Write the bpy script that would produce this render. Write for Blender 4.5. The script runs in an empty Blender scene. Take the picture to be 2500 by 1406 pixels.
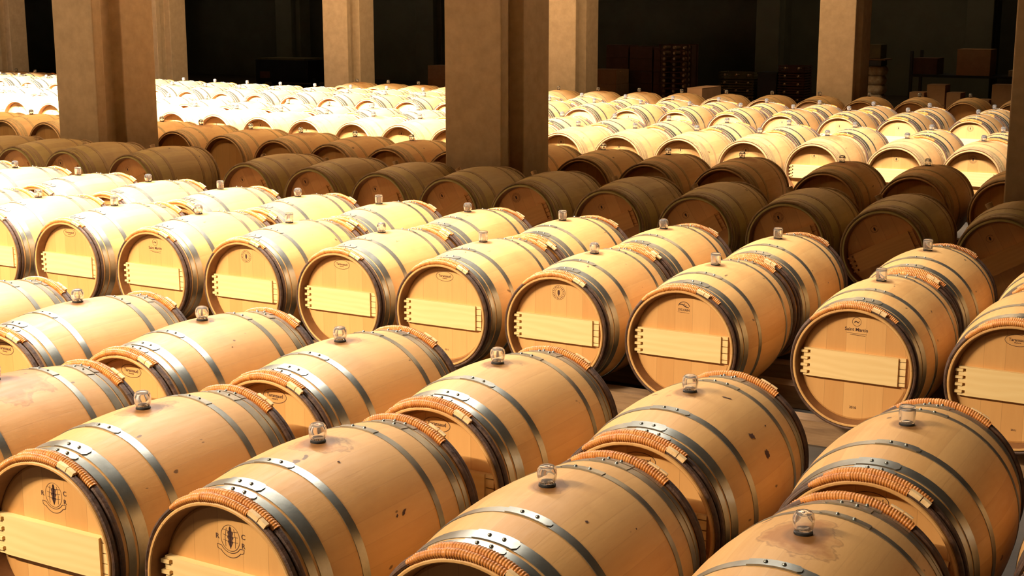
import bpy, math, random
from mathutils import Vector, Matrix
random.seed(7)
C = bpy.context.scene.collection
SC = bpy.context.scene
PI = math.pi
L = 0.10                       # the barrels lie on timber rails this high above the floor
R_ = math.radians

# ---------------------------------------------------------------- camera
cam = bpy.data.cameras.new('camera'); cam_o = bpy.data.objects.new('camera', cam); C.objects.link(cam_o)
CZ = 2.0262; PIT = 11.4478; YAW = 29.9542; FPX = 3383.63
cam.sensor_fit = 'HORIZONTAL'; cam.sensor_width = 36.0; cam.lens = FPX / 2500 * 36.0
cam_o.location = (0, 0, CZ + L); cam_o.rotation_euler = (R_(90 - PIT), 0, R_(YAW))
cam.clip_end = 200; SC.camera = cam_o

# ---------------------------------------------------------------- world, lights, exposure
w = bpy.data.worlds.new('world'); SC.world = w; w.use_nodes = True
w.node_tree.nodes['Background'].inputs[0].default_value = (1.0, 0.8, 0.55, 1); w.node_tree.nodes['Background'].inputs[1].default_value = 0.02
vs = SC.view_settings; vs.view_transform = 'Standard'; vs.look = 'None'; vs.gamma = 1; vs.use_curve_mapping = False
vs.exposure = 0.0
def area(name, loc, rx, sx, sy, power, col=(1.0, .80, .54), rz=0, spread=180):
    l = bpy.data.lights.new(name, 'AREA'); l.shape = 'RECTANGLE'; l.size = sx; l.size_y = sy; l.energy = power; l.color = col; l.spread = R_(spread)
    o = bpy.data.objects.new(name, l); C.objects.link(o); o.location = loc; o.rotation_euler = (R_(rx), 0, R_(rz)); return o
LZ = 6.6
# line of lamps over the first aisle (stronger to the left), one behind the row of pillars, plus soft fill panels added for the dim rows
for x0, p in ((-17.5, 400), (-12.5, 620), (-7.8, 1120), (-3.8, 60)):
    area('lamp_strip', (x0, -2.8, LZ), 50, 3.6, .06, p, (1.0, .82, .60), spread=110)
for x0, p in ((-16.5, 560), (-12.0, 1000), (-8.0, 780), (-4.4, 240)):
    area('lamp_strip', (x0, 7.9, LZ), -6, 3.6, .06, p, (1.0, .94, .86), spread=110)
for x0, p in ((-27, 2800), (-21, 4600), (-15, 3400), (-9.5, 1200), (-4.2, 560)):
    area('lamp_strip', (x0, 11.55, 4.7), 54, 3.6, .06, p, (1.0, .92, .81), spread=112)
for x0, y0, p, rx in ((-13.5, 5.5, 270, 45), (-20, 5.5, 130, 45), (-13.2, 11.6, 950, 0), (-18, 11.6, 350, 0), (-7.3, 11.6, 120, 0), (-8.5, 18.5, 380, 50), (-14.5, 18.5, 480, 50), (-8, 29.5, 60, 0), (-25, 29.5, 35, 0)):
    area('fill_panel', (x0, y0, 7.0), rx, 4.0, 1.2, p, (1.0, .72, .40))  # unseen fill light, added to lift rows and pillars the strips leave dark

# ---------------------------------------------------------------- materials
def mat(name, base, rough=.6, metal=0, spec=.5):
    m = bpy.data.materials.new(name); m.use_nodes = True; b = m.node_tree.nodes['Principled BSDF']
    b.inputs['Base Color'].default_value = (*base, 1); b.inputs['Roughness'].default_value = rough
    b.inputs['Metallic'].default_value = metal; b.inputs['Specular IOR Level'].default_value = spec
    return m, m.node_tree, b
class NT:
    def __init__(s, nt): s.nt = nt
    def n(s, t, **k):
        o = s.nt.nodes.new(t)
        for a, v in k.items(): setattr(o, a, v)
        return o
    def l(s, a, b): s.nt.links.new(a, b)
    def math(s, op, a, b=None, c=None):
        o = s.n('ShaderNodeMath', operation=op)
        for i, v in enumerate((a, b, c)):
            if v is None: continue
            if isinstance(v, (int, float)): o.inputs[i].default_value = v
            else: s.l(v, o.inputs[i])
        return o.outputs[0]
    def mix(s, f, a, b, mode='MIX'):
        o = s.n('ShaderNodeMix', data_type='RGBA', blend_type=mode)
        for i, v in ((0, f), (6, a), (7, b)):
            if isinstance(v, (int, float)): o.inputs[i].default_value = v
            elif isinstance(v, tuple): o.inputs[i].default_value = (*v, 1)
            else: s.l(v, o.inputs[i])
        return o.outputs[2]
    def noise(s, vec, scale, detail=3, rough=.55):
        o = s.n('ShaderNodeTexNoise'); o.inputs['Scale'].default_value = scale; o.inputs['Detail'].default_value = detail; o.inputs['Roughness'].default_value = rough
        if vec is not None: s.l(vec, o.inputs['Vector'])
        return o.outputs['Fac']
    def ramp(s, f, stops):
        o = s.n('ShaderNodeValToRGB'); e = o.color_ramp.elements
        while len(e) < len(stops): e.new(.5)
        for i, (p, c) in enumerate(stops):
            e[i].position = p; e[i].color = (*c, 1) if isinstance(c, tuple) else (c, c, c, 1)
        s.l(f, o.inputs[0]); return o.outputs[0]
    def coords(s):
        tc = s.n('ShaderNodeTexCoord'); sp = s.n('ShaderNodeSeparateXYZ'); s.l(tc.outputs['Object'], sp.inputs[0])
        return tc.outputs['Object'], sp.outputs[0], sp.outputs[1], sp.outputs[2]
    def mapv(s, vec, sc, off=None):
        o = s.n('ShaderNodeMapping'); o.inputs['Scale'].default_value = sc; s.l(vec, o.inputs[0])
        if off is not None:
            c = s.n('ShaderNodeCombineXYZ'); s.l(off, c.inputs[0]); s.l(off, c.inputs[1]); s.l(off, c.inputs[2]); s.l(c.outputs[0], o.inputs['Location'])
        return o.outputs[0]
    def rnd(s): return s.n('ShaderNodeObjectInfo').outputs['Random']

def stave_wood(name, light, dark, stain_col, stain_amt, blotch, rough=.52, green=None):
    m, nt, b = mat(name, light, rough); k = NT(nt); v, x, y, z = k.coords(); r = k.rnd()
    r50 = k.math('MULTIPLY', r, 50.0)
    ang = k.math('ARCTAN2', x, z)                                     # one board per stave round the barrel
    st = k.math('FLOOR', k.math('ADD', k.math('MULTIPLY', ang, 30 / (2 * PI)), r50))
    wn = k.n('ShaderNodeTexWhiteNoise', noise_dimensions='2D'); cb = k.n('ShaderNodeCombineXYZ'); k.l(st, cb.inputs[0]); k.l(r50, cb.inputs[1]); k.l(cb.outputs[0], wn.inputs['Vector'])
    grain = k.noise(k.mapv(v, (26, 3.0, 26), r50), 2.2, 5, .6)
    t = k.math('ADD', k.math('MULTIPLY', wn.outputs['Value'], .42), k.math('MULTIPLY', grain, .45))
    t = k.math('ADD', t, k.math('MULTIPLY', k.math('SUBTRACT', r, .5), .25))
    col = k.mix(k.math('MAXIMUM', k.math('MINIMUM', t, 1.0), 0.0), light, dark)
    # joint lines between staves
    fr = k.math('FRACT', k.math('ADD', k.math('MULTIPLY', ang, 30 / (2 * PI)), r50))
    edge = k.math('LESS_THAN', k.math('MINIMUM', fr, k.math('SUBTRACT', 1.0, fr)), .022)
    col = k.mix(k.math('MULTIPLY', edge, .10), col, tuple(c * .45 for c in dark))
    # wine and water stain round the bung hole, its edge broken by noise
    top = k.math('SUBTRACT', z, .345)
    n1 = k.noise(k.mapv(v, (1, 1, 1), r50), 7.5, 4, .6)
    d = k.math('SQRT', k.math('ADD', k.math('ADD', k.math('MULTIPLY', k.math('MULTIPLY', x, x), 1.0), k.math('MULTIPLY', k.math('MULTIPLY', y, y), .75)), k.math('MULTIPLY', top, top)))
    size = k.math('ADD', .045, k.math('MULTIPLY', k.math('POWER', k.math('FRACT', k.math('MULTIPLY', r, 7.31)), 1.6), .13))
    at = k.n('ShaderNodeAttribute', attribute_type='OBJECT', attribute_name='stain_size').outputs['Fac']     # set on the near barrels
    has = k.math('GREATER_THAN', at, .001); size = k.math('ADD', k.math('MULTIPLY', size, k.math('SUBTRACT', 1.0, has)), at)
    e = k.math('SUBTRACT', k.math('ADD', size, k.math('MULTIPLY', k.math('SUBTRACT', n1, .5), .22)), d)
    core = k.math('MINIMUM', k.math('MAXIMUM', k.math('MULTIPLY', e, 26.0), 0.0), 1.0)
    col = k.mix(k.math('MULTIPLY', core, stain_amt), col, stain_col)
    ring = k.math('MINIMUM', k.math('MAXIMUM', k.math('SUBTRACT', 1.0, k.math('MULTIPLY', k.math('ABSOLUTE', k.math('SUBTRACT', e, .006)), 130.0)), 0.0), 1.0)
    col = k.mix(k.math('MULTIPLY', ring, stain_amt * .5), col, tuple(c * .45 for c in stain_col))
    near = k.math('MINIMUM', k.math('MAXIMUM', k.math('MULTIPLY', k.math('SUBTRACT', .062, d), 60.0), 0.0), 1.0)
    col = k.mix(k.math('MULTIPLY', near, stain_amt * .8), col, tuple(c * .5 for c in stain_col))
    # large damp blotches and small knocks
    bl = k.ramp(k.noise(k.mapv(v, (1, 1, 1), r50), 3.2, 4, .6), [(.50, 0.0), (.72, 1.0)])
    col = k.mix(k.math('MULTIPLY', bl, blotch), col, tuple(c * .8 for c in stain_col))
    sp = k.ramp(k.noise(k.mapv(v, (1.6, .8, 1.6), r50), 13.0, 2, .4), [(.745, 0.0), (.765, 1.0)])
    col = k.mix(k.math('MULTIPLY', sp, .75), col, (.035, .014, .006))
    if green:
        gf = k.math('MULTIPLY', k.ramp(k.math('ADD', k.math('MULTIPLY', y, -1.4), k.math('MULTIPLY', k.noise(v, 6, 3), .5)), [(.45, 0.0), (.85, 1.0)]), .5)
        col = k.mix(gf, col, green)
    k.l(col, b.inputs['Base Color'])
    bp = k.n('ShaderNodeBump'); bp.inputs['Strength'].default_value = .25; bp.inputs['Distance'].default_value = .004
    k.l(k.math('SUBTRACT', k.math('MULTIPLY', grain, .6), k.math('MULTIPLY', edge, .25)), bp.inputs['Height']); k.l(bp.outputs[0], b.inputs['Normal'])
    k.l(k.math('ADD', rough - .1, k.math('MULTIPLY', grain, .25)), b.inputs['Roughness'])
    return m
def board_wood(name, light, dark, bw=.095, rough=.55, horiz=False, contrast=.6):
    m, nt, b = mat(name, light, rough); k = NT(nt); v, x, y, z = k.coords(); r50 = k.math('MULTIPLY', k.rnd(), 50.0)
    if horiz:
        g = k.noise(k.mapv(v, (1.6, 12, 16), r50), 2.4, 4, .6)
        wv = k.n('ShaderNodeTexWave', wave_type='BANDS', bands_direction='Z'); wv.inputs['Scale'].default_value = 10; wv.inputs['Distortion'].default_value = 9; wv.inputs['Detail'].default_value = 2; wv.inputs['Detail Scale'].default_value = .9
        k.l(k.mapv(v, (.22, 1, 1), r50), wv.inputs[0])
        t = k.math('ADD', k.math('MULTIPLY', g, .45), k.math('MULTIPLY', wv.outputs['Fac'], .22))
        col = k.mix(t, light, dark)
    else:
        u = k.math('ADD', k.math('DIVIDE', x, bw), .5)
        wn = k.n('ShaderNodeTexWhiteNoise', noise_dimensions='2D'); cb = k.n('ShaderNodeCombineXYZ'); k.l(k.math('FLOOR', u), cb.inputs[0]); k.l(r50, cb.inputs[1]); k.l(cb.outputs[0], wn.inputs['Vector'])
        g = k.noise(k.mapv(v, (22, 6, 2.2), r50), 2.5, 4, .6)
        t = k.math('ADD', k.math('MULTIPLY', wn.outputs['Value'], contrast), k.math('MULTIPLY', g, .4))
        col = k.mix(t, light, dark)
        fr = k.math('FRACT', u); ed = k.math('LESS_THAN', k.math('MINIMUM', fr, k.math('SUBTRACT', 1.0, fr)), .012)
        col = k.mix(k.math('MULTIPLY', ed, .4), col, tuple(c * .5 for c in dark))
    k.l(col, b.inputs['Base Color']); return m
def noisy(name, a, bcol, scale, rough=.7, metal=0, bump=.2, sv=(1, 1, 1), dist=.01):
    m, nt, b = mat(name, a, rough, metal); k = NT(nt); v, x, y, z = k.coords(); r50 = k.math('MULTIPLY', k.rnd(), 50.0)
    g = k.noise(k.mapv(v, sv, r50), scale, 5, .62); k.l(k.mix(k.ramp(g, [(.3, 0.0), (.7, 1.0)]), a, bcol), b.inputs['Base Color'])
    if bump:
        bp = k.n('ShaderNodeBump'); bp.inputs['Strength'].default_value = bump; bp.inputs['Distance'].default_value = dist; k.l(g, bp.inputs['Height']); k.l(bp.outputs[0], b.inputs['Normal'])
    return m
M = {}
M['oak'] = stave_wood('new_oak_staves', (.66, .375, .132), (.50, .25, .070), (.36, .145, .03), .9, .28)
M['oak_old'] = stave_wood('weathered_oak_staves', (.60, .43, .18), (.38, .25, .10), (.15, .06, .02), .4, .30, .6, (.50, .43, .12))
M['oak_mid'] = stave_wood('used_oak_staves', (.60, .37, .155), (.44, .24, .09), (.26, .09, .025), .6, .25, .55)
M['chime'] = noisy('shaded_chime', (.30, .135, .045), (.19, .08, .026), 14, .65)  # browner than the staves: shade inside the rim put into the colour
M['head'] = board_wood('oak_head_boards', (.66, .36, .118), (.50, .235, .062))
M['head_old'] = board_wood('aged_head_boards', (.80, .40, .12), (.58, .25, .06))
M['bar'] = board_wood('pine_bar', (.82, .60, .27), (.66, .40, .14), horiz=True)
M['bar_old'] = board_wood('aged_pine_bar', (.70, .33, .085), (.55, .23, .05), horiz=True)
M['steel'] = noisy('galvanised_steel', (.37, .365, .315), (.26, .255, .215), 14, .35, .9, .05)
M['steel_old'] = noisy('dull_steel', (.42, .30, .14), (.28, .185, .085), 12, .6, .2, .1)
M['bark'] = noisy('chestnut_bark', (.12, .055, .028), (.035, .018, .011), 30, .65, 0, .5)
M['bark_old'] = noisy('old_hoop_wood', (.40, .25, .11), (.20, .11, .045), 22, .7, 0, .4)
M['wicker'] = noisy('wicker_binding', (.68, .28, .060), (.42, .13, .022), 30, .42, 0, .3)
M['tip'] = noisy('split_chestnut', (.86, .62, .32), (.66, .42, .18), 40, .6, 0, .2)
M['brand'] = mat('burnt_brand', (.055, .018, .008), .8)[0]
M['rubber'] = mat('black_rubber', (.012, .011, .010), .5)[0]
gm, gt, gb = mat('clear_glass', (1, 1, 1), .02); gb.inputs['Transmission Weight'].default_value = .94; gb.inputs['IOR'].default_value = 1.48
M['glass'] = gm
M['stopper'] = noisy('pale_stopper_wood', (.66, .46, .26), (.45, .28, .14), 20, .6)
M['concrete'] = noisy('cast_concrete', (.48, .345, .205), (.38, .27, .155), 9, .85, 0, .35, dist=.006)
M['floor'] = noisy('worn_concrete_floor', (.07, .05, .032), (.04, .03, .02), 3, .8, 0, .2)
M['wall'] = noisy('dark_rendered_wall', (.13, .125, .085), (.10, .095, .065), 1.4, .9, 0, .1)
M['rail'] = noisy('rail_timber', (.28, .16, .07), (.16, .085, .035), 12, .7, 0, .3, (.3, 3, 3))
M['card'] = noisy('brown_carton', (.42, .235, .11), (.34, .18, .08), 6, .8)
M['card_pink'] = noisy('pale_carton', (.62, .36, .20), (.52, .29, .15), 6, .8)
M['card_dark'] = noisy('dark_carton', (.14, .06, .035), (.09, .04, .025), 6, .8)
M['crate'] = noisy('olive_crate', (.16, .135, .06), (.10, .085, .04), 8, .8)
M['black'] = mat('black_plastic', (.012, .012, .013), .5)[0]
M['shiny'] = noisy('bottle_foil', (.40, .24, .13), (.20, .12, .07), 20, .35, .4)
M['sack'] = noisy('cream_sack', (.50, .42, .28), (.30, .20, .13), 14, .8, 0, .6)

# ---------------------------------------------------------------- mesh helpers
class MB:
    def __init__(s): s.v = []; s.f = []; s.m = []
    def add(s, v, f, mi=0):
        o = len(s.v); s.v += [tuple(p) for p in v]; s.f += [tuple(i + o for i in q) for q in f]; s.m += [mi] * len(f); return s
    def box(s, x0, x1, y0, y1, z0, z1, mi=0):
        v = [(x0, y0, z0), (x1, y0, z0), (x1, y1, z0), (x0, y1, z0), (x0, y0, z1), (x1, y0, z1), (x1, y1, z1), (x0, y1, z1)]
        return s.add(v, [(3, 2, 1, 0), (4, 5, 6, 7), (0, 1, 5, 4), (1, 2, 6, 5), (2, 3, 7, 6), (3, 0, 4, 7)], mi)
    def lathe_y(s, prof, n=64, a0=0, a1=2 * PI, closed_prof=False):
        """profile [(y, r)] turned about the y axis; angle 0 points up, positive to +x"""
        full = abs(a1 - a0 - 2 * PI) < 1e-6; cols = n if full else n + 1; v = []; f = []; P = len(prof)
        for i in range(cols):
            a = a0 + (a1 - a0) * i / n; sa, ca = math.sin(a), math.cos(a)
            for y, r in prof: v.append((r * sa, y, r * ca))
        for i in range(n):
            j = (i + 1) % cols
            for q in range(P if closed_prof else P - 1):
                q2 = (q + 1) % P
                f.append((i * P + q, i * P + q2, j * P + q2, j * P + q))
        if not full and closed_prof:
            f.append(tuple(range(P))); f.append(tuple(reversed([n * P + q for q in range(P)])))
        return s.add(v, f)
    def lathe_z(s, prof, n=24, c=(0, 0, 0)):
        v = []; f = []; P = len(prof)
        for i in range(n):
            a = 2 * PI * i / n
            for r, z in prof: v.append((c[0] + r * math.cos(a), c[1] + r * math.sin(a), c[2] + z))
        for i in range(n):
            j = (i + 1) % n
            for q in range(P - 1): f.append((i * P + q, j * P + q, j * P + q + 1, i * P + q + 1))
        if prof[0][0] > 1e-5: f.append(tuple(reversed([i * P for i in range(n)])))
        if prof[-1][0] > 1e-5: f.append(tuple(i * P + P - 1 for i in range(n)))
        return s.add(v, f)
    def arc_tube(s, y, R, a0, a1, n, rad, seg=8, sq=1.0):
        """tube along an arc round the y axis; R(a) is the centre radius, rad(t) the tube radius"""
        full = abs(a1 - a0 - 2 * PI) < 1e-6; cols = n if full else n + 1; v = []; f = []
        for i in range(cols):
            t = i / n; a = a0 + (a1 - a0) * t; rr = rad(t)
            for q in range(seg):
                b = 2 * PI * q / seg; R2 = R + rr * math.sin(b) * sq
                v.append((R2 * math.sin(a), y + rr * math.cos(b), R2 * math.cos(a)))
        for i in range(n):
            j = (i + 1) % cols
            for q in range(seg):
                q2 = (q + 1) % seg; f.append((i * seg + q, i * seg + q2, j * seg + q2, j * seg + q))
        if not full:
            f.append(tuple(reversed(range(seg)))); f.append(tuple(n * seg + q for q in range(seg)))
        return s.add(v, f)
    def mesh(s, name, mats, smooth=True, sharp=35):
        me = bpy.data.meshes.new(name); me.from_pydata(s.v, [], s.f); me.validate()
        for m in (mats if isinstance(mats, (list, tuple)) else [mats]): me.materials.append(m)
        if any(s.m) and len(s.m) == len(me.polygons): me.polygons.foreach_set('material_index', s.m)
        import bmesh
        bm = bmesh.new(); bm.from_mesh(me); bmesh.ops.remove_doubles(bm, verts=bm.verts, dist=1e-6); bmesh.ops.recalc_face_normals(bm, faces=bm.faces); bm.to_mesh(me); bm.free()
        if smooth:
            me.polygons.foreach_set('use_smooth', [True] * len(me.polygons)); me.set_sharp_from_angle(angle=R_(sharp))
        me.update(); return me
def link(name, me, parent=None, loc=(0, 0, 0), rot=(0, 0, 0)):
    o = bpy.data.objects.new(name, me); C.objects.link(o); o.parent = parent; o.location = loc; o.rotation_euler = rot; return o
def tag(o, label=None, cat=None, group=None, kind=None):
    for a, v in (('label', label), ('category', cat), ('group', group), ('kind', kind)):
        if v: o[a] = v
    return o

# ---------------------------------------------------------------- barrel meshes (axis along y, centre at the origin, bung up)
HL = .475; RB = .345; RC = .288
def rad(y): return RB - (RB - RC) * (abs(y) / HL) ** 1.9
def body_mesh(name, m, n=72):
    P = [(-HL + .066, RC - .024), (-HL + .003, RC - .012), (-HL, RC - .009), (-HL, RC - .003), (-HL + .003, RC)]
    P += [(-HL + .02 + (2 * HL - .04) * i / 20, rad(-HL + .02 + (2 * HL - .04) * i / 20)) for i in range(21)]
    P += [(HL - .003, RC), (HL, RC - .003), (HL, RC - .009), (HL - .003, RC - .012), (HL - .066, RC - .024)]
    mb = MB().lathe_y(P, n)
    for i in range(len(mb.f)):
        if i % (len(P) - 1) in (0, len(P) - 2): mb.m[i] = 1      # the inside of the chime, in its shade-darkened colour
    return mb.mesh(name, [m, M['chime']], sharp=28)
def head_mesh(name, m):
    r = RC - .0235; P = [(-HL + .056, 0), (-HL + .056, r - .008), (-HL + .060, r), (-HL + .070, r), (-HL + .072, 0)]
    return MB().lathe_y(P, 64).mesh(name, m, sharp=25)
def band_mesh(name, m, y0, y1, lap_a=.12, n=72, th=.0022, rivets=True):
    P = [(y0, rad(y0) - .002), (y0, rad(y0) + th), ((y0 + y1) / 2, rad((y0 + y1) / 2) + th), (y1, rad(y1) + th), (y1, rad(y1) - .002)]
    mb = MB().lathe_y(P, n)
    if rivets:
        a0, a1 = -.16, lap_a + .14; yc = (y0 + y1) / 2; e = .003
        # overlapping end of the strip: corners rounded at its free end
        N = 14; v = []; f = []
        for i in range(N + 1):
            t = i / N; a = a0 + (a1 - a0) * t
            d = max(0.0, (t - .93) / .07) ** 2 * (y1 - y0) * .28
            for yy, h in ((y0 + d, th), (y0 + d, th + e), (y1 - d, th + e), (y1 - d, th)):
                rr = rad(yy) + h; v.append((rr * math.sin(a), yy, rr * math.cos(a)))
        for i in range(N):
            for q in range(3): f.append((i * 4 + q, i * 4 + q + 1, i * 4 + 5 + q, i * 4 + 4 + q))
        f.append((3, 2, 1, 0)); f.append((N * 4, N * 4 + 1, N * 4 + 2, N * 4 + 3)); mb.add(v, f)
        for a in (-.02, lap_a):
            rr = rad(yc) + th + e; c = Vector((rr * math.sin(a), yc, rr * math.cos(a))); nrm = Vector((math.sin(a), 0, math.cos(a)))
            t1 = Vector((math.cos(a), 0, -math.sin(a))); v = []; f = []; K = 10; rr0 = .0062
            for q in range(4):
                ph = q / 3 * PI / 2 * .97
                for i in range(K):
                    b = 2 * PI * i / K; v.append(c + (t1 * math.cos(b) + Vector((0, 1, 0)) * math.sin(b)) * rr0 * math.cos(ph) + nrm * rr0 * .95 * math.sin(ph))
            for q in range(3):
                for i in range(K): f.append((q * K + i, q * K + (i + 1) % K, (q + 1) * K + (i + 1) % K, (q + 1) * K + i))
            f.append(tuple(3 * K + i for i in range(K))); mb.add(v, f)
    return mb.mesh(name, m, sharp=30)
rng = random.Random(3)
def wood_hoop_mesh(name, m, y, r0, seed, n=96):
    g = random.Random(seed); w = [g.uniform(-1, 1) for _ in range(12)]
    def rr(t):
        u = t * 12; i = int(u) % 12; a = w[i]; b = w[(i + 1) % 12]; return r0 * (1 + .09 * (a + (b - a) * (u - int(u))))
    return MB().arc_tube(y, rad(y) + r0 * .62, 0, 2 * PI, n, rr, 8, .75).mesh(name, m)
def binding_mesh(name, m, y, r0, a0, a1):
    n = int((a1 - a0) * .3 / .0016)
    def rr(t):
        env = min(1, t / .12) * .35 + .65; env *= 1 - .12 * max(0, (t - .7) / .3)
        wide = 1.0 + (.10 if .42 < t < .62 else 0)
        return r0 * env * wide * (1 + .20 * abs(math.sin(t * (a1 - a0) * .3 / .0085 * PI)) + .02 * math.sin(t * 61))
    return MB().arc_tube(y, rad(y) + r0 * .60, a0, a1, n, rr, 8, .85).mesh(name, m, sharp=80)
def tip_mesh(name, m, y, a0):
    mb = MB()
    for q, (s0, s1, h) in enumerate(((0, .125, .011), (.135, .225, .012))):
        v = []; f = []; N = 4
        for i in range(N + 1):
            a = a0 + s0 + (s1 - s0) * i / N; R1 = rad(y) + .016 + h * .35 + q * .0
            for yy, rr in ((y - .011, R1 - .010), (y - .009, R1 + .004), (y + .004, R1 + .006), (y + .009, R1 - .010)):
                v.append((rr * math.sin(a), yy, rr * math.cos(a)))
        for i in range(N):
            for k in range(4): k2 = (k + 1) % 4; f.append((i * 4 + k, i * 4 + k2, i * 4 + 4 + k2, i * 4 + 4 + k))
        f.append((3, 2, 1, 0)); f.append(tuple(N * 4 + k for k in range(4))); mb.add(v, f)
    return mb.mesh(name, m, smooth=False)
def bar_mesh(name, m):
    mb = MB(); y0 = -HL + .032; y1 = -HL + .0565; hz = .068; xe = .212
    mb.box(-xe, xe, y0, y1, -hz, hz)
    nf = 4; notch = .015; pitch = 2 * hz / nf
    for sx in (-1, 1):
        zs = [-hz + pitch * (i + .5) for i in range(nf)]
        edges = [-hz] + [e for zc in zs for e in (zc - (notch if sx < 0 else .004) / 2, zc + (notch if sx < 0 else .004) / 2)] + [hz]
        for i in range(0, len(edges), 2):                     # fingers between the notches
            a, b_ = sorted((sx * xe, sx * (xe + .033)))
            mb.box(a, b_, y0 + (.003 if sx < 0 else .010), y1, edges[i], edges[i + 1])
        for zc in zs:                                          # pegs that run from the notches to the chime
            a, b_ = sorted((sx * (xe + .013), sx * (xe + .046)))
            if sx < 0: mb.box(a, b_, y0 - .002, y1 - .004, zc - .006, zc + .006)
    return mb.mesh(name, m, smooth=False)
# glass bungs: a domed and a flat-topped kind, each hollow with thick walls
def glass_mesh(name, dome):
    if dome: out = [(.0001, -.010), (.021, -.010), (.0222, .010), (.0262, .016), (.0285, .028), (.0288, .040), (.0268, .051), (.021, .0585), (.012, .062), (.0001, .063)]
    else: out = [(.0001, -.010), (.022, -.010), (.0235, .006), (.0262, .010), (.0268, .030), (.0270, .058), (.0250, .0625), (.014, .064), (.0001, .064)]
    inn = [(.0001, .014), (.018, .015), (.0215, .024), (.022, .040), (.017, .050), (.0001, .053)] if dome else [(.0001, .010), (.0185, .011), (.0205, .020), (.0205, .050), (.015, .054), (.0001, .055)]
    mb = MB().lathe_z(out, 28, (0, 0, RB)); me = mb.mesh(name, M['glass'], sharp=50)
    mb2 = MB().lathe_z(inn, 28, (0, 0, RB)); me2 = mb2.mesh(name + '_cavity', M['glass'], sharp=50)
    import bmesh
    bm = bmesh.new(); bm.from_mesh(me); b2 = bmesh.new(); b2.from_mesh(me2)
    bmesh.ops.recalc_face_normals(b2, faces=b2.faces); bmesh.ops.reverse_faces(b2, faces=b2.faces); b2.to_mesh(me2); b2.free(); bm.from_mesh(me2); bm.to_mesh(me); bm.free()
    me.polygons.foreach_set('use_smooth', [True] * len(me.polygons)); bpy.data.meshes.remove(me2); return me
G_DOME = glass_mesh('glass_bung_domed', True); G_FLAT = glass_mesh('glass_bung_flat', False)
SEAL = MB().lathe_z([(.0238, -.012), (.0252, .001), (.0248, .0045), (.0215, .006)], 24, (0, 0, RB)).mesh('bung_seal', M['rubber'])
WOODBUNG = MB().lathe_z([(.022, -.015), (.026, .035), (.024, .038)], 20, (0, 0, RB)).mesh('wooden_bung', M['stopper'])

# ---------------------------------------------------------------- burnt marks on the heads
YS = -HL + .0555
def stroke(mb, pts, wd=.0022, closed=False, cx=0, cz=0):
    if closed: pts = pts + [pts[0]]
    L_, R2 = [], []
    for i, p in enumerate(pts):
        a = pts[max(i - 1, 0)]; b_ = pts[min(i + 1, len(pts) - 1)]
        if closed and i in (0, len(pts) - 1): a = pts[-2]; b_ = pts[1]
        d = Vector((b_[0] - a[0], b_[1] - a[1])); d = d.normalized() if d.length else Vector((1, 0)); n_ = Vector((-d.y, d.x)) * wd / 2
        L_.append((cx + p[0] + n_.x, YS, cz + p[1] + n_.y)); R2.append((cx + p[0] - n_.x, YS, cz + p[1] - n_.y))
    N = len(pts); mb.add(L_ + R2, [(i, i + 1, N + i + 1, N + i) for i in range(N - 1)])
def ell(a, b_, t0=0, t1=360, n=40): return [(a * math.cos(R_(t0 + (t1 - t0) * i / n)), b_ * math.sin(R_(t0 + (t1 - t0) * i / n))) for i in range(n + (0 if t1 - t0 == 360 else 1))]
def text(mb, s, size, cx, cz, wd=1.0):
    cu = bpy.data.curves.new('brand_text', 'FONT'); cu.body = s; cu.size = size; cu.align_x = 'CENTER'; cu.align_y = 'CENTER'; cu.offset = size * .02
    o = bpy.data.objects.new('brand_text', cu); C.objects.link(o); dg = bpy.context.evaluated_depsgraph_get()
    me = bpy.data.meshes.new_from_object(o.evaluated_get(dg))
    mb.add([(cx + v.co.x * wd, YS, cz + v.co.y) for v in me.vertices], [tuple(p.vertices) for p in me.polygons])
    bpy.data.objects.remove(o); bpy.data.curves.remove(cu); bpy.data.meshes.remove(me)
STAMP = {}
def st_done(k, mb):
    me = bpy.data.meshes.new('brand_' + k); me.from_pydata(mb.v, [], mb.f); me.materials.append(M['brand']); STAMP[k] = me
mb = MB(); cz = .213
stroke(mb, ell(.056, .027), .0022, True, 0, cz); text(mb, 'Taransaud', .0195, 0, cz + .002, .98); text(mb, 'FRANCE', .008, 0, cz - .0115)
text(mb, '2011', .013, .01, -.205); st_done('oval', mb)
mb = MB(); cz = .205
stroke(mb, ell(.021, .021), .002, True, 0, cz + .012); stroke(mb, [(-.012, .006), (-.004, .012), (.004, .003), (.013, .012)], .003, cx=0, cz=cz + .004); stroke(mb, [(-.012, -.002), (.0, .004), (.011, -.004)], .003, cz=cz + .010)
text(mb, 'Saint Martin', .023, 0, cz - .026); stroke(mb, [(-.046, .0), (-.01, -.001), (.05, -.002)], .0016, cz=cz - .044); stroke(mb, [(-.030, 0), (.044, -.003)], .0024, cz=cz - .051)
text(mb, '2010', .017, .0, -.205); st_done('script', mb)
mb = MB(); cz = .195
stroke(mb, ell(.038, .038), .0016, True, 0, cz); stroke(mb, ell(.022, .022), .0013, True, 0, cz)
for i in range(20):
    a = 2 * PI * i / 20; stroke(mb, [(.027 * math.cos(a), .027 * math.sin(a)), (.034 * math.cos(a + .06), .034 * math.sin(a + .06))], .0036, cz=cz)
for q, wd in ((0, .013), ): mb.add([(0 + x_, YS, cz + z_) for x_, z_ in ((0, -.019), (.007, -.006), (.0065, .010), (.004, .014), (-.004, .014), (-.0065, .010), (-.007, -.006))], [tuple(range(7))])
text(mb, '2010', .012, .01, -.20); st_done('seal', mb)
mb = MB(); cz = .195
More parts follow.
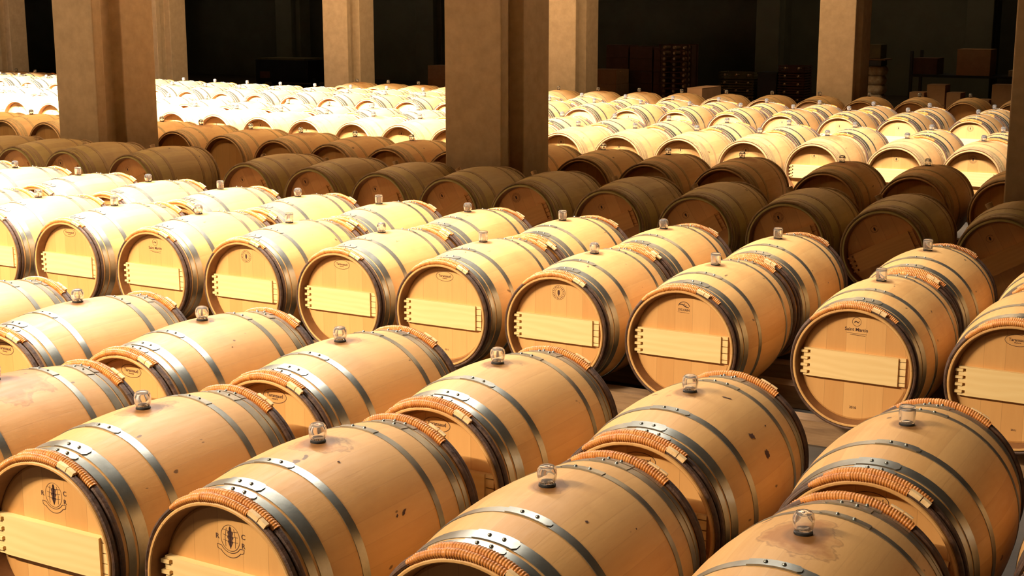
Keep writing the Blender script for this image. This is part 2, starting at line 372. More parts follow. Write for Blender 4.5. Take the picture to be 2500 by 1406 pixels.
stroke(mb, ell(.030, .026, 10, 170), .0035, cz=cz); stroke(mb, [(-.026, .006), (-.008, .006), (.012, -.006), (.026, -.008)], .005, cz=cz + .006); stroke(mb, [(-.004, .004), (.006, .014)], .003, cz=cz + .004); stroke(mb, [(.002, -.002), (.014, .005)], .003, cz=cz + .004)
text(mb, 'SYLVAIN', .017, 0, cz - .016, .95); stroke(mb, [(-.034, 0), (.03, -.001)], .0016, cz=cz - .029); st_done('arch', mb)
mb = MB(); cz = .165
stroke(mb, ell(.036, .040, 200, 340), .0016, cz=cz); stroke(mb, ell(.036, .040, -20, 200), .0013, cz=cz)
for h in (-.012, .004, .020): stroke(mb, [(-.028, h + .004), (0, h), (.028, h + .002)], .0014, cz=cz)
stroke(mb, [(-.018, -.028), (-.020, 0), (-.014, .03)], .0013, cz=cz); stroke(mb, [(.018, -.028), (.020, 0), (.014, .03)], .0013, cz=cz)
leaf = [(0, -.032), (.006, -.020), (.010, -.012), (.007, -.006), (.012, .002), (.008, .008), (.011, .018), (.005, .022), (.004, .032), (0, .036)]
for sx in (-1, 1):
    pts = [(sx * x_, z_) for x_, z_ in leaf] + [(sx * .0015, .036), (sx * .0015, -.032)]; mb.add([(x_, YS, cz + z_) for x_, z_ in pts], [tuple(range(len(pts)))])
text(mb, 'R', .022, -.050, cz - .002); text(mb, 'C', .022, .050, cz + .012); text(mb, 'R', .022, .049, cz - .016)
stroke(mb, ell(.044, .046, 215, 325), .0020, cz=cz); stroke(mb, ell(.052, .060, 222, 318), .0022, cz=cz)
for sx in (-1, 1): stroke(mb, [(sx * .036, -.027), (sx * .052, -.026), (sx * .050, -.038), (sx * .040, -.042)], .0022, cz=cz)
st_done('crest', mb)
mb = MB(); cz = .17
mb.add([(x_, YS, cz + z_) for x_, z_ in ((0, -.016), (.007, -.005), (.006, .009), (0, .014), (-.006, .009), (-.007, -.005))], [tuple(range(6))]); stroke(mb, ell(.026, .024, 20, 340), .0018, cz=cz); st_done('knot', mb)
def flip(me, name):
    m2 = me.copy(); m2.name = name
    for v in m2.vertices: v.co.y = -v.co.y; v.co.x = -v.co.x
    return m2

# ---------------------------------------------------------------- the three builds of barrel
KIND = {}
def kind(key, body, head, bar, steel, bark, wicker, full):
    d = {'full': full}
    d['body'] = body_mesh(key + '_staves', body, 72 if full else 56); d['head'] = head_mesh(key + '_head', head); d['bar'] = bar_mesh(key + '_head_bar', bar)
    d['bands'] = []
    for y0, y1 in ((-.410, -.383), (-.373, -.331), (-.220, -.189)):
        me = band_mesh(key + '_steel_hoop', steel, y0, y1, n=72 if full else 48, rivets=full or key == 'far'); d['bands'] += [me, flip(me, key + '_steel_hoop_rear')]
    d['hoops'] = []
    ys = ((-.462, .0105, 1), (-.437, .0115, 2)) if full else ((-.452, .013, 3),)
    for y, r0, sd in ys:
        hm = wood_hoop_mesh(key + '_chestnut_hoop', bark, y, r0, sd, 96 if full else 56)
        if full:
            a0 = -.72 if sd == 1 else -.50; a1 = .34 if sd == 1 else .62
            bm_ = binding_mesh(key + '_wicker', wicker, y, r0 * 1.32, a0, a1); tm = tip_mesh(key + '_tip', M['tip'], y, a1 + .005) if sd == 1 else None
        else: bm_ = binding_mesh(key + '_wicker', wicker, y, r0 * 1.2, -.5, .4) if wicker else None; tm = None
        d['hoops'].append((hm, bm_, tm))
        d['hoops'].append((flip(hm, hm.name + '_rear'), None, None) if not bm_ else tuple(None if q is None else q for q in (hm, bm_, tm)) + ('rear',))
    KIND[key] = d
kind('new', M['oak'], M['head'], M['bar'], M['steel'], M['bark'], M['wicker'], True)
kind('old', M['oak_old'], M['head_old'], M['bar_old'], M['steel_old'], M['bark_old'], None, False)
kind('used', M['oak_mid'], M['head'], M['bar'], M['steel_old'], M['bark_old'], None, False)
kind('far', M['oak_mid'], M['head'], M['bar'], M['steel'], M['bark'], M['wicker'], False)

def barrel(x, y, key, label, group, roll=0.0, stamp=None, bung='dome', bar=True, yaw=0.0, stain=0.0, patches=()):
    d = KIND[key]; g = random.Random(int(x * 977 + y * 131))
    r = bpy.data.objects.new('wine_barrel', None); C.objects.link(r); r.empty_display_size = .2
    r.location = (x, y, L); r.rotation_euler = (0, 0, yaw); tag(r, label, 'barrel', group)
    rot = (0, roll, 0); up = (0, 0, RB)
    st_ = link('staves', d['body'], r, up, rot)
    if stain: st_['stain_size'] = stain
    for q, (py, pa, pw, ph, sl) in enumerate(patches):             # flaked or scorched marks, thin flakes that hug the staves
        gg = random.Random(q * 7 + int(x * 100)); n = 14; v = [(0, 0)]; 
        for i in range(n):
            b_ = 2 * PI * i / n; rr = gg.uniform(.55, 1.1); u, w_ = math.cos(b_) * pw * rr, math.sin(b_) * ph * rr; v.append((u * math.cos(sl) - w_ * math.sin(sl), u * math.sin(sl) + w_ * math.cos(sl)))
        V = []
        for u, w_ in v:
            yy = py + u; aa = pa + w_ / RB; R1 = rad(yy) + .0012; V.append((R1 * math.sin(aa), yy, R1 * math.cos(aa)))
        pm = bpy.data.meshes.new('flake_mark'); pm.from_pydata(V, [], [(0, 1 + i, 1 + (i + 1) % n) for i in range(n)]); pm.materials.append(M['brand'])
        link('flake_mark', pm, r, up, rot)
    for rear in (0, 1):
        h = link('head', d['head'], r, up, (0, roll, PI if rear else 0))
        if not rear:
            if stamp: link('brand_mark', STAMP[stamp], h)
            if bar: link('head_bar', d['bar'], r, up, rot)
    for i, me in enumerate(d['bands']):
        j = g.uniform(-.10, .10) + (.12 if i % 2 else 0)
        link('steel_hoop', me, r, up, (0, roll + j, 0))
    for ent in d['hoops']:
        hm, bm_, tm = ent[:3]; rear = len(ent) == 4; j = g.uniform(-.10, .10)
        # the rear hoops are the front ones turned half round; their bindings stay on top
        if rear:
            h = link('chestnut_hoop', hm, r, up, (0, roll, PI)); h.rotation_euler = (0, roll, PI)
            if bm_: link('wicker_binding', flip_x(bm_), h)
            if tm: link('hoop_tip', flip_x(tm), h)
        else:
            h = link('chestnut_hoop', hm, r, up, (0, roll + j, 0))
            if bm_: link('wicker_binding', bm_, h)
            if tm: tag(link('hoop_tip', tm, h), 'pale split end of the chestnut hoop')
    if bung == 'wood': link('wooden_bung', WOODBUNG, r, up, rot)
    else:
        b_ = link('glass_bung', G_DOME if bung == 'dome' else G_FLAT, r, up, (0, roll, 0)); b_.rotation_euler = (g.uniform(-.03, .03), roll + g.uniform(-.02, .02), 0)
        link('bung_seal', SEAL, b_)
    return r
_fx = {}
def flip_x(me):
    """mirror a top-side arc so that, turned half round with its hoop, its tips still point to the right"""
    if me.name not in _fx:
        m2 = me.copy(); m2.name = me.name + '_rear'
        for v in m2.vertices: v.co.x = -v.co.x
        m2.flip_normals(); _fx[me.name] = m2
    return _fx[me.name]

# ---------------------------------------------------------------- the rows: (index, x, y of each barrel)
ROWS = {
 0:[(-1, -4.099, 3.314), (0, -3.35, 3.314), (1, -2.611, 3.314), (2, -1.788, 3.314), (3, -1.035, 3.314), (4, -0.301, 3.314)],
 1:[(-2, -6.373, 4.426), (-1, -5.623, 4.426), (0, -4.874, 4.426), (1, -4.116, 4.426), (2, -3.363, 4.426), (3, -2.621, 4.426), (4, -1.825, 4.426), (5, -1.053, 4.426), (6, -0.318, 4.426)],
 2:[(-1, -8.621, 6.875), (0, -7.871, 6.854), (1, -7.092, 6.836), (2, -6.31, 6.821), (3, -5.553, 6.809), (4, -4.822, 6.801), (5, -4.109, 6.796), (6, -3.39, 6.794), (7, -2.671, 6.794), (8, -1.785, 6.799), (9, -1.05, 6.803)],
 3:[(-2, -11.014, 8.134), (-1, -10.264, 8.131), (0, -9.515, 8.054), (1, -8.669, 7.978), (2, -7.844, 7.916), (3, -7.059, 7.867), (4, -6.29, 7.829), (5, -5.558, 7.802), (6, -4.826, 7.785), (7, -4.103, 7.776), (8, -3.398, 7.775), (9, -2.677, 7.784), (10, -1.802, 7.806), (11, -1.067, 7.824)],
 4:[(-1, -12.045, 10.055), (0, -11.318, 10.055), (1, -10.613, 10.055), (2, -9.739, 10.055), (3, -8.294, 10.055), (4, -7.57, 10.055), (5, -6.838, 10.055), (6, -6.133, 10.055), (7, -5.428, 10.055), (8, -4.678, 10.055), (9, -3.951, 10.055), (10, -3.234, 10.055), (11, -2.529, 10.055), (12, -1.736, 10.055), (13, -0.996, 10.055)],
 5:[(-1, -14.92, 12.322), (0, -14.171, 12.322), (1, -13.421, 12.322), (2, -12.672, 12.322), (3, -11.922, 12.313), (4, -11.173, 12.17), (5, -10.315, 12.034), (6, -9.517, 11.935), (7, -8.741, 11.863), (8, -7.987, 11.816), (9, -7.277, 11.793), (10, -6.572, 11.79), (11, -5.867, 11.808), (12, -5.162, 11.845), (13, -4.457, 11.903), (14, -3.571, 12.004), (15, -2.841, 12.111), (16, -2.107, 12.201), (17, -1.372, 12.201)],
 6:[(-5, -18.168, 15.257), (-4, -17.068, 15.021), (-3, -16.138, 14.844), (-2, -15.208, 14.689), (-1, -14.278, 14.555), (0, -13.348, 14.443), (1, -12.532, 14.362), (2, -11.73, 14.298), (3, -10.952, 14.252), (4, -10.184, 14.22), (5, -9.479, 14.205), (6, -8.762, 14.201), (7, -8.042, 14.21), (8, -7.322, 14.232), (9, -6.617, 14.266), (10, -5.899, 14.313), (11, -5.182, 14.373), (12, -4.457, 14.447), (13, -3.639, 14.545), (14, -2.898, 14.649), (15, -2.163, 14.726), (16, -1.428, 14.726)],
 7:[(-5, -19.785, 16.634), (-4, -19.036, 16.473), (-3, -18.056, 16.269), (-2, -17.076, 16.086), (-1, -16.096, 15.924), (0, -15.116, 15.783), (1, -14.266, 15.678), (2, -13.437, 15.591), (3, -12.609, 15.519), (4, -11.832, 15.466), (5, -11.075, 15.427), (6, -10.318, 15.4), (7, -9.594, 15.387), (8, -8.871, 15.385), (9, -8.147, 15.394), (10, -7.426, 15.416), (11, -6.721, 15.447), (12, -6.004, 15.491), (13, -5.266, 15.548), (14, -4.509, 15.618), (15, -3.674, 15.711), (16, -2.922, 15.808), (17, -2.187, 15.879)],
 8:[(-6, -23.063, 19.326), (-5, -22.314, 19.157), (-4, -21.288, 18.942), (-3, -20.326, 18.758), (-2, -19.363, 18.592), (-1, -18.4, 18.443), (0, -17.437, 18.312), (1, -16.575, 18.209), (2, -15.741, 18.122), (3, -14.951, 18.053), (4, -14.156, 17.995), (5, -13.375, 17.949), (6, -12.622, 17.916), (7, -11.872, 17.894), (8, -11.144, 17.883), (9, -10.415, 17.881), (10, -9.687, 17.89), (11, -8.959, 17.908), (12, -8.238, 17.936), (13, -7.521, 17.974), (14, -6.796, 18.022), (15, -6.069, 18.08), (16, -5.321, 18.15), (17, -4.574, 18.23), (18, -3.715, 18.336), (19, -2.981, 18.399), (20, -2.246, 18.399)],
 9:[(-6, -24.76, 20.564), (-5, -24.011, 20.564), (-4, -23.261, 20.413), (-3, -22.238, 20.18), (-2, -21.214, 19.967), (-1, -20.191, 19.774), (0, -19.167, 19.6), (1, -18.251, 19.462), (2, -17.378, 19.344), (3, -16.531, 19.244), (4, -15.709, 19.159), (5, -14.9, 19.089), (6, -14.103, 19.031), (7, -13.343, 18.988), (8, -12.583, 18.955), (9, -11.857, 18.934), (10, -11.131, 18.922), (11, -10.405, 18.921), (12, -9.679, 18.93), (13, -8.96, 18.948), (14, -8.215, 18.977), (15, -7.505, 19.015), (16, -6.796, 19.062), (17, -6.036, 19.123), (18, -5.292, 19.193), (19, -4.553, 19.273), (20, -3.714, 19.376), (21, -2.979, 19.438), (22, -2.244, 19.438)],
 10:[(0, -15.183, 20.681), (1, -14.399, 20.56), (2, -13.694, 20.479), (3, -12.989, 20.422), (4, -12.284, 20.391), (5, -11.579, 20.386), (6, -10.874, 20.405), (7, -10.169, 20.45), (8, -9.464, 20.52), (9, -8.759, 20.616), (10, -8.054, 20.736), (11, -7.349, 20.882), (12, -6.644, 21.054), (13, -5.939, 21.25), (14, -5.234, 21.472), (15, -4.529, 21.719), (16, -3.824, 21.871), (17, -3.119, 21.871)],
}
def px(x, y, z):                                  # where a point of the hall falls across the 2500 px frame: used for wording labels only
    c, s = math.cos(R_(YAW)), math.sin(R_(YAW)); X = x * c + y * s; Y = -x * s + y * c; zz = z - CZ
    cp, sp = math.cos(R_(PIT)), math.sin(R_(PIT)); D = Y * cp - zz * sp; return 1250 + FPX * X / D
ORD = ['first', 'second', 'third', 'fourth', 'fifth', 'sixth', 'seventh', 'eighth', 'ninth', 'tenth', 'eleventh', 'twelfth', 'thirteenth', 'fourteenth', 'fifteenth', 'sixteenth', 'seventeenth', 'eighteenth', 'nineteenth', 'twentieth']
ROWTXT = {0: ('front row', 'barrels of the front row'), 1: ('second row', 'barrels of the second row'),
          2: ('third row', 'barrels of the third row'), 3: ('fourth row', 'barrels of the fourth row'),
          4: ('shaded fifth row', 'weathered barrels of the shaded fifth row'), 5: ('dim sixth row', 'dim barrels of the sixth row'),
          6: ('seventh row', 'barrels of the seventh row'), 7: ('eighth row', 'barrels of the eighth row'),
          8: ('ninth row', 'barrels of the ninth row'), 9: ('tenth row', 'barrels of the tenth row'), 10: ('last row', 'barrels of the last row')}
HAND = {
 (0, 0): 'oak barrel at the lower left corner, black crest high on its head',
 (0, 1): 'oak barrel left of bottom centre, whole black crest on its head under the shaded rim',
 (0, 2): 'oak barrel at bottom centre, only the dark arch of its head above the frame edge',
 (0, 3): 'oak barrel at bottom right, large rust stain round its bung, head out of frame',
 (0, 4): 'oak barrel in the lower right corner of which only a sliver of side shows',
 (0, -1): 'oak barrel cut by the left frame edge with a large orange stain',
 (1, -1): 'oak barrel cut by the left frame edge, directly in front of the branded heads',
 (1, 0): 'oak barrel in the second row, its glass bung nearest the left frame edge',
 (1, 1): 'oak barrel in the second row, end to end behind the lower left corner barrel',
 (1, 2): 'second-row oak barrel end to end behind the crested barrel left of bottom centre',
 (1, 3): 'second-row oak barrel at picture centre, small dark stain round its domed glass bung',
 (1, 4): 'oak barrel in the second row with dark flaked patches on its right flank',
 (1, 5): 'oak barrel at right in the second row with a flat-topped glass bung',
 (2, 0): 'third-row oak barrel cut by the left frame edge, pale bar end showing',
 (2, 1): 'oak barrel in the third row, oval brand, leftmost whole head',
 (2, 2): 'oak barrel in the third row, faint two-word brand, second whole head from the left',
 (2, 3): 'oak barrel in the third row, small round seal brand, third whole head from the left',
 (2, 4): 'oak barrel in the third row, oval brand, between the round-sealed head and the centre head',
 (2, 5): 'oak barrel in the third row, oval brand, head at picture centre below the middle pillar',
 (2, 6): 'oak barrel in the third row, dark acorn seal brand and strongly grained pale bar',
 (2, 7): 'oak barrel in the third row, arched brand over capital letters and a darker centre board',
 (2, 8): 'oak barrel in the third row, two-word brand under a circle, year at its foot',
 (2, 9): 'oak barrel in the third row cut by the right frame edge, oval brand half shown',
}
STONE = {0: 'crest', (2, -1): 'oval', (2, 0): 'oval', (2, 1): 'oval', (2, 2): 'script', (2, 3): 'seal', (2, 4): 'oval', (2, 5): 'oval', (2, 6): 'seal', (2, 7): 'arch', (2, 8): 'script', (2, 9): 'oval'}
STAIN = {(0, -1): .20, (0, 0): .075, (0, 1): .080, (0, 2): .045, (0, 3): .105, (0, 4): .04, (1, -1): .03, (1, 0): .045, (1, 1): .040, (1, 2): .065, (1, 3): .040, (1, 4): .060, (1, 5): .035, (1, 6): .04}
for _i in range(-2, 12): STAIN[(2, _i)] = .018 if _i != 4 else .045; STAIN[(3, _i)] = .012
# (along the axis, angle from the top, half length, half width, slant) of the dark marks on the flanks
MARKS = {(1, 4): ((-.046, .829, .020, .014, .3), (-.017, 1.06, .022, .016, -.2), (.062, .353, .022, .006, .9), (.094, .828, .007, .004, 0)),
         (0, 1): ((.025, 1.086, .017, .006, -.5), (-.013, 1.09, .008, .004, -.5), (-.069, .39, .006, .005, 0)),
         (0, 2): ((-.097, .512, .006, .005, 0), (.06, .80, .004, .003, 0)), (1, 1): ((-.201, .548, .007, .004, .4), (-.05, .7, .005, .003, 0)), (2, 5): ((-.25, .1, .006, .004, 0),)}
KEY = {0: 'new', 1: 'new', 2: 'new', 3: 'new', 4: 'old', 5: 'used', 6: 'used', 7: 'far', 8: 'far', 9: 'far', 10: 'used'}
LOOK = {0: 'new oak barrel', 1: 'new oak barrel', 2: 'new oak barrel', 3: 'pale steel-hooped oak barrel', 4: 'weathered olive-brown barrel', 5: 'brown shade-headed barrel',
        6: 'bright brown-hooped barrel', 7: 'bright pale barrel', 8: 'bleached pale barrel', 9: 'bleached pale barrel', 10: 'dull tan barrel'}
HIDE = {4: (), 'C': ((146, 378), (1086, 1338))}
for k in sorted(ROWS):
    segs = {}
    keep = []
    if k == 5: ROWS[k] = [(i, x, y + (.20 if i == 10 else (.12 if i in (9, 11) else 0))) for i, x, y in ROWS[k]]
    for (i, x, y) in ROWS[k]:
        a = px(x - .33, y + .0, .4); b_ = px(x + .34, y - .2, .4); a = min(a, px(x - .28, y - .47, .4)); b_ = max(b_, px(x + .28, y + .47, .5))
        if b_ < 3 or a > 2497: continue
        if k >= 5 and any(p0 < a and b_ < p1 for p0, p1 in HIDE['C']): continue
        keep.append((i, x, y, a, b_))
    for (i, x, y, a, b_) in keep:
        c = min(max((a + b_) / 2, 2), 2498)
        if k >= 5:
            seg = 0 if c < 262 else (1 if c < 1212 else 2)
        else: seg = 0
        segs.setdefault(seg, []).append(i)
    for (i, x, y, a, b_) in keep:
        label = HAND.get((k, i))
        if not label:
            c = min(max((a + b_) / 2, 2), 2498)
            if k >= 5:
                seg = 0 if c < 262 else (1 if c < 1212 else 2); n_ = segs[seg].index(i)
                where = ('left of the left pillar', 'between the two large pillars', 'right of the middle pillar')[seg]
                label = f'{LOOK[k]} in the {ROWTXT[k][0]}, {ORD[n_]} {where}'
            else:
                label = f'{LOOK[k]}, {ORD[segs[0].index(i)]} from the left in the {ROWTXT[k][0]}'
        st = STONE.get((k, i)) or (STONE.get(k) if k == 0 else None)
        if k in (1, 3): st = 'oval'
        if k in (4, 6, 8): st = ('knot', 'knot', 'seal')[(i * 7 + k) % 3]
        bung = 'flat' if (k, i) in ((1, 5), (2, 8), (3, 10)) or (k in (2, 3) and i % 2) else 'dome'
        roll = 0.0
        if k == 4: roll = -R_(27 + 5 * math.sin(i * 2.3)); bung = 'wood'
        g = random.Random(i * 31 + k)
        barrel(x, y, KEY[k], label, ROWTXT[k][1], roll, st, bung, bar=(k in (0, 2, 4, 6, 8) or k < 4), yaw=g.uniform(-.012, .012), stain=STAIN.get((k, i), 0.0), patches=MARKS.get((k, i), ()))

# ---------------------------------------------------------------- timber rails that carry the rows
def box_ob(name, x0, x1, y0, y1, z0, z1, m, parent=None, bevel=.0):
    """box with its origin at the centre of its base"""
    cx, cy = (x0 + x1) / 2, (y0 + y1) / 2
    me = MB().box(x0 - cx, x1 - cx, y0 - cy, y1 - cy, 0, z1 - z0).mesh(name, m, smooth=False)
    o = link(name, me, parent, (cx, cy, z0))
    if bevel:
        b_ = o.modifiers.new('bevel', 'BEVEL'); b_.width = bevel; b_.segments = 2
    return o
RN = {0: 'front', 1: 'second', 2: 'third', 3: 'fourth', 4: 'fifth', 5: 'sixth', 6: 'seventh', 7: 'eighth', 8: 'ninth', 9: 'tenth', 10: 'last'}
for k in sorted(ROWS):
    P = [(x, y) for i, x, y in ROWS[k]]
    for dy, side in ((-.29, 'aisle-side'), (.29, 'far-side')):
        mb = MB(); v = []; f = []; x0, y0 = P[0][0], P[0][1] + dy
        ext = [(P[0][0] - .5, P[0][1])] + P + [(P[-1][0] + .5, P[-1][1])]
        zt = L + RB - rad(.29) - .001
        for (x, y) in ext:
            for yy, zz in ((-.06, 0), (.06, 0), (.06, zt), (-.06, zt)): v.append((x - x0, y + dy + yy - y0, zz))
        n_ = len(ext)
        for i in range(n_ - 1):
            for q in range(4): q2 = (q + 1) % 4; f.append((i * 4 + q, i * 4 + q2, i * 4 + 4 + q2, i * 4 + 4 + q))
        f += [(3, 2, 1, 0), tuple((n_ - 1) * 4 + q for q in range(4))]; mb.add(v, f)
        o = link('timber_rail', mb.mesh('timber_rail', M['rail'], smooth=False), None, (x0, y0, 0))
        tag(o, f'low brown timber rail under the {RN[k]} row of barrels, {side} one of the pair', 'rail', 'timber rails under the barrels')

# ---------------------------------------------------------------- pillars
def pillar(name, x, y, label, group, h=7.6):
    # plan of the cast pillar: thin front flange, recessed neck, deep rear block
    w_, d_ = .590, .885; t1, t2, r_, c_ = .13, .40, .125, .035
    P = [(0, 0), (w_, 0), (w_, t1), (w_ - r_, t1 + c_), (w_ - r_, t2 - c_), (w_, t2), (w_, d_), (0, d_), (0, t2), (r_, t2 - c_), (r_, t1 + c_), (0, t1)]
    P = [(a - w_ / 2, b_ - d_ / 2) for a, b_ in P]; n_ = len(P)
    v = [(a, b_, 0) for a, b_ in P] + [(a, b_, h) for a, b_ in P]
    f = [(i, (i + 1) % n_, n_ + (i + 1) % n_, n_ + i) for i in range(n_)] + [tuple(reversed(range(n_))), tuple(range(n_, 2 * n_))]
    o = link(name, MB().add(v, f).mesh(name, M['concrete'], smooth=False), None, (x + w_ / 2, y + d_ / 2, 0))
    b_ = o.modifiers.new('bevel', 'BEVEL'); b_.width = .012; b_.segments = 2; b_.limit_method = 'ANGLE'
    tag(o, label, 'pillar', group); return o
pillar('concrete_pillar', -11.79, 10.62, 'large brown concrete pillar at left, standing behind the shaded fifth row', 'near concrete pillars')
pillar('concrete_pillar', -6.82, 10.62, 'large brown concrete pillar at picture centre, behind the shaded fifth row', 'near concrete pillars')
pillar('concrete_pillar', -1.93, 10.62, 'dark concrete pillar cut by the right frame edge', 'near concrete pillars')
for q, (x, lb) in enumerate(((-26.84, 'dim concrete pillar cut by the left frame edge, far behind the rows'), (-21.88, 'tan pillar half hidden by the large left pillar, in the far line'), (-16.92, 'tan concrete pillar between the two large pillars, in the far line'),
                            (-11.96, 'tan pillar half hidden by the large middle pillar, in the far line'), (-7.0, 'tan concrete pillar standing free at right, in the far line'))):
    pillar('concrete_pillar', x, 21.97, lb, 'far concrete pillars')
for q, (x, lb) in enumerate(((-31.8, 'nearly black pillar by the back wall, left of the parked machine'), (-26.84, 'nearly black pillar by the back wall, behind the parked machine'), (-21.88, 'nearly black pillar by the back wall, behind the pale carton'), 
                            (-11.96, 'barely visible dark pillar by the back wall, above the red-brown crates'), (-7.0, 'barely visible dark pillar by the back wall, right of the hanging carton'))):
    pillar('concrete_pillar', x, 32.6, lb, 'dark pillars by the back wall').data.materials[0] = M['wall']  # same pillars in the darker wall colour, standing in for dim light

# ---------------------------------------------------------------- the hall
def struct(name, x0, x1, y0, y1, z0, z1, m): return tag(box_ob(name, x0, x1, y0, y1, z0, z1, m), kind='structure')
X0, X1, Y0, Y1, H = -46.0, 9.0, -7.0, 34.5, 7.6
struct('floor', X0 - .2, X1 + .2, Y0 - .2, Y1 + .2, -.2, 0, M['floor'])
struct('ceiling', X0 - .2, X1 + .2, Y0 - .2, Y1 + .2, H, H + .2, M['wall'])
struct('wall_back', X0, X1, Y1, Y1 + .2, 0, H, M['wall']); struct('wall_front', X0, X1, Y0 - .2, Y0, 0, H, M['wall'])
struct('wall_left', X0 - .2, X0, Y0, Y1, 0, H, M['wall']); struct('wall_right', X1, X1 + .2, Y0, Y1, 0, H, M['wall'])
# unseen beams and plates added overhead to cut off the lamp light between rows
struct('light_blocker_5', X0, X1, 8.03, 8.9, 5.99, 6.05, M['concrete'])
struct('light_blocker_6', X0, X1, 8.9, 8.94, 5.99, H, M['concrete'])
struct('light_blocker_7', X0, X1, 22.85, 23.05, 3.2, H, M['concrete'])
struct('light_blocker_1', X0, X1, -1.5, -1.3, 5.88, H, M['concrete'])
struct('light_blocker_2', X0, X1, 12.85, 13.05, 4.10, H, M['concrete'])
struct('light_blocker_3', X0, X1, 10.8, 11.76, 4.07, 4.12, M['concrete'])
struct('light_blocker_4', X0, X1, 10.76, 10.8, 4.07, H, M['concrete'])

# ---------------------------------------------------------------- goods stored at the back of the hall
def carton(name, x, y, z0, w_, d_, h, m, label, cat, group=None, rz=0.0):
    """a closed carton with its lid flaps and a tape seam"""
    r = bpy.data.objects.new(name, None); C.objects.link(r); r.location = (x, y, z0); r.rotation_euler = (0, 0, rz); tag(r, label, cat, group)
    o = link('carton_body', MB().box(-w_ / 2, w_ / 2, 0, d_, 0, h - .006).mesh('carton_body', m, smooth=False), r)
    b_ = o.modifiers.new('bevel', 'BEVEL'); b_.width = .008; b_.segments = 2
    link('lid_flap', MB().box(-w_ / 2 - .002, w_ / 2 + .002, 0, d_ / 2 - .004, h - .006, h).mesh('lid_flap', m, smooth=False), r)
    link('lid_flap', MB().box(-w_ / 2 - .002, w_ / 2 + .002, d_ / 2 + .004, d_, h - .006, h).mesh('lid_flap', m, smooth=False), r)
    return r
def stack(x, y, z0, w_, d_, h, n, m, label, cat='carton', group=None):
    hh = h / n
    for i in range(n):
        lv = 'topmost' if i == n - 1 else ('lowest' if i == 0 else f'{ORD[i]} up')
        carton('carton', x, y, z0 + i * hh, w_ - (.01 * (i % 2)), d_, hh - .001, m, f'{label}, {lv}' if n > 1 else label, cat, group)
# every base stands on the floor; heights and places as seen beyond the last row
stack(-19.45, 30, 0, .66, .6, .67, 2, M['card_pink'], 'pale pink-brown carton beside the middle pillar')
stack(-14.80, 30, 0, .74, .7, .67, 2, M['card'], 'brown carton right of the pillar behind the middle one')
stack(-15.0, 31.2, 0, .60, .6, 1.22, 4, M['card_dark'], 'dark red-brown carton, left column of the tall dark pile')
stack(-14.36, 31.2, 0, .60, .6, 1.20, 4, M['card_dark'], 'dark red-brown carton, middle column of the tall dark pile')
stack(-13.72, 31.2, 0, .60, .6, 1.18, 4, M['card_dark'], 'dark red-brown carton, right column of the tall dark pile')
def bottle_cage(x, y, w_, d_, h, cols, rows, label):
    r = bpy.data.objects.new('bottle_cage', None); C.objects.link(r); r.location = (x, y, 0); tag(r, label, 'bottle cage')
    mb = MB()
    for sx in (-w_ / 2, w_ / 2 - .04):
        for yy in (0, d_ - .04): mb.box(sx, sx + .04, yy, yy + .04, 0, h)
    for i in range(rows + 1):
        z = .02 + (h - .04) * i / rows; mb.box(-w_ / 2, w_ / 2, 0, .03, z - .012, z + .012); mb.box(-w_ / 2, w_ / 2, d_ - .03, d_, z - .012, z + .012)
    link('frame', mb.mesh('frame', M['card_dark'], smooth=False), r)
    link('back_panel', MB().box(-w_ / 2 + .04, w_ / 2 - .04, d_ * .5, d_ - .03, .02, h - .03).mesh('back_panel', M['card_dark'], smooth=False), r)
    me = MB().lathe_y([(-.02, .0), (-.02, .030), (.0, .048), (.05, .052), (.26, .052), (.26, 0)], 14).mesh('bottle_end', M['shiny'])
    for i in range(rows):
        for c in range(cols): link('bottle', me, r, (-w_ / 2 + w_ * (c + .5) / cols, .05, .085 + (h - .04) * i / rows))
bottle_cage(-12.98, 30, .74, .6, 1.29, 3, 10, 'tall narrow cage of bottles with three glinting columns, against the back')
carton('carton', -10.03, 24.2, 0, .30, .95, .655, M['card_pink'], 'long carton with pale end, close behind the last barrels', 'carton', rz=.0)
def crate(x, y, z0, w_, d_, h, m, knob, label, group, nk=3):
    r = bpy.data.objects.new('slatted_crate', None); C.objects.link(r); r.location = (x, y, z0); tag(r, label, 'crate', group)
    mb = MB()
    for i in range(3):
        z = h * i / 3; mb.box(-w_ / 2, w_ / 2, 0, .02, z + .01, z + h / 3 - .012); mb.box(-w_ / 2, w_ / 2, d_ - .02, d_, z + .01, z + h / 3 - .012)
        mb.box(-w_ / 2, -w_ / 2 + .02, .02, d_ - .02, z + .01, z + h / 3 - .012); mb.box(w_ / 2 - .02, w_ / 2, .02, d_ - .02, z + .01, z + h / 3 - .012)
    mb.box(-w_ / 2 + .02, w_ / 2 - .02, .02, d_ - .02, .0, .02)
    for sx in (-w_ / 2 + .02, w_ / 2 - .05): mb.box(sx, sx + .03, .02, .05, 0, h); mb.box(sx, sx + .03, d_ - .05, d_ - .02, 0, h)
    link('slats', mb.mesh('slats', m, smooth=False), r)
    me = MB().lathe_y([(-.03, 0), (-.03, .018), (-.01, .036), (.03, .04), (.12, .04), (.12, 0)], 12).mesh('bottle_neck', knob)
    for c in range(nk): link('bottle', me, r, (-w_ / 2 + w_ * (c + .5) / nk, 0.005, h * .55))
for i in range(4):
    lv = ('lowest', 'second from the bottom', 'third from the bottom', 'topmost')[i]
    crate(-11.43, 30, i * .175, .84, .5, .172, M['crate'], M['shiny'], f'olive slatted crate right of the bottle cage, {lv} of four', 'olive slatted crates')
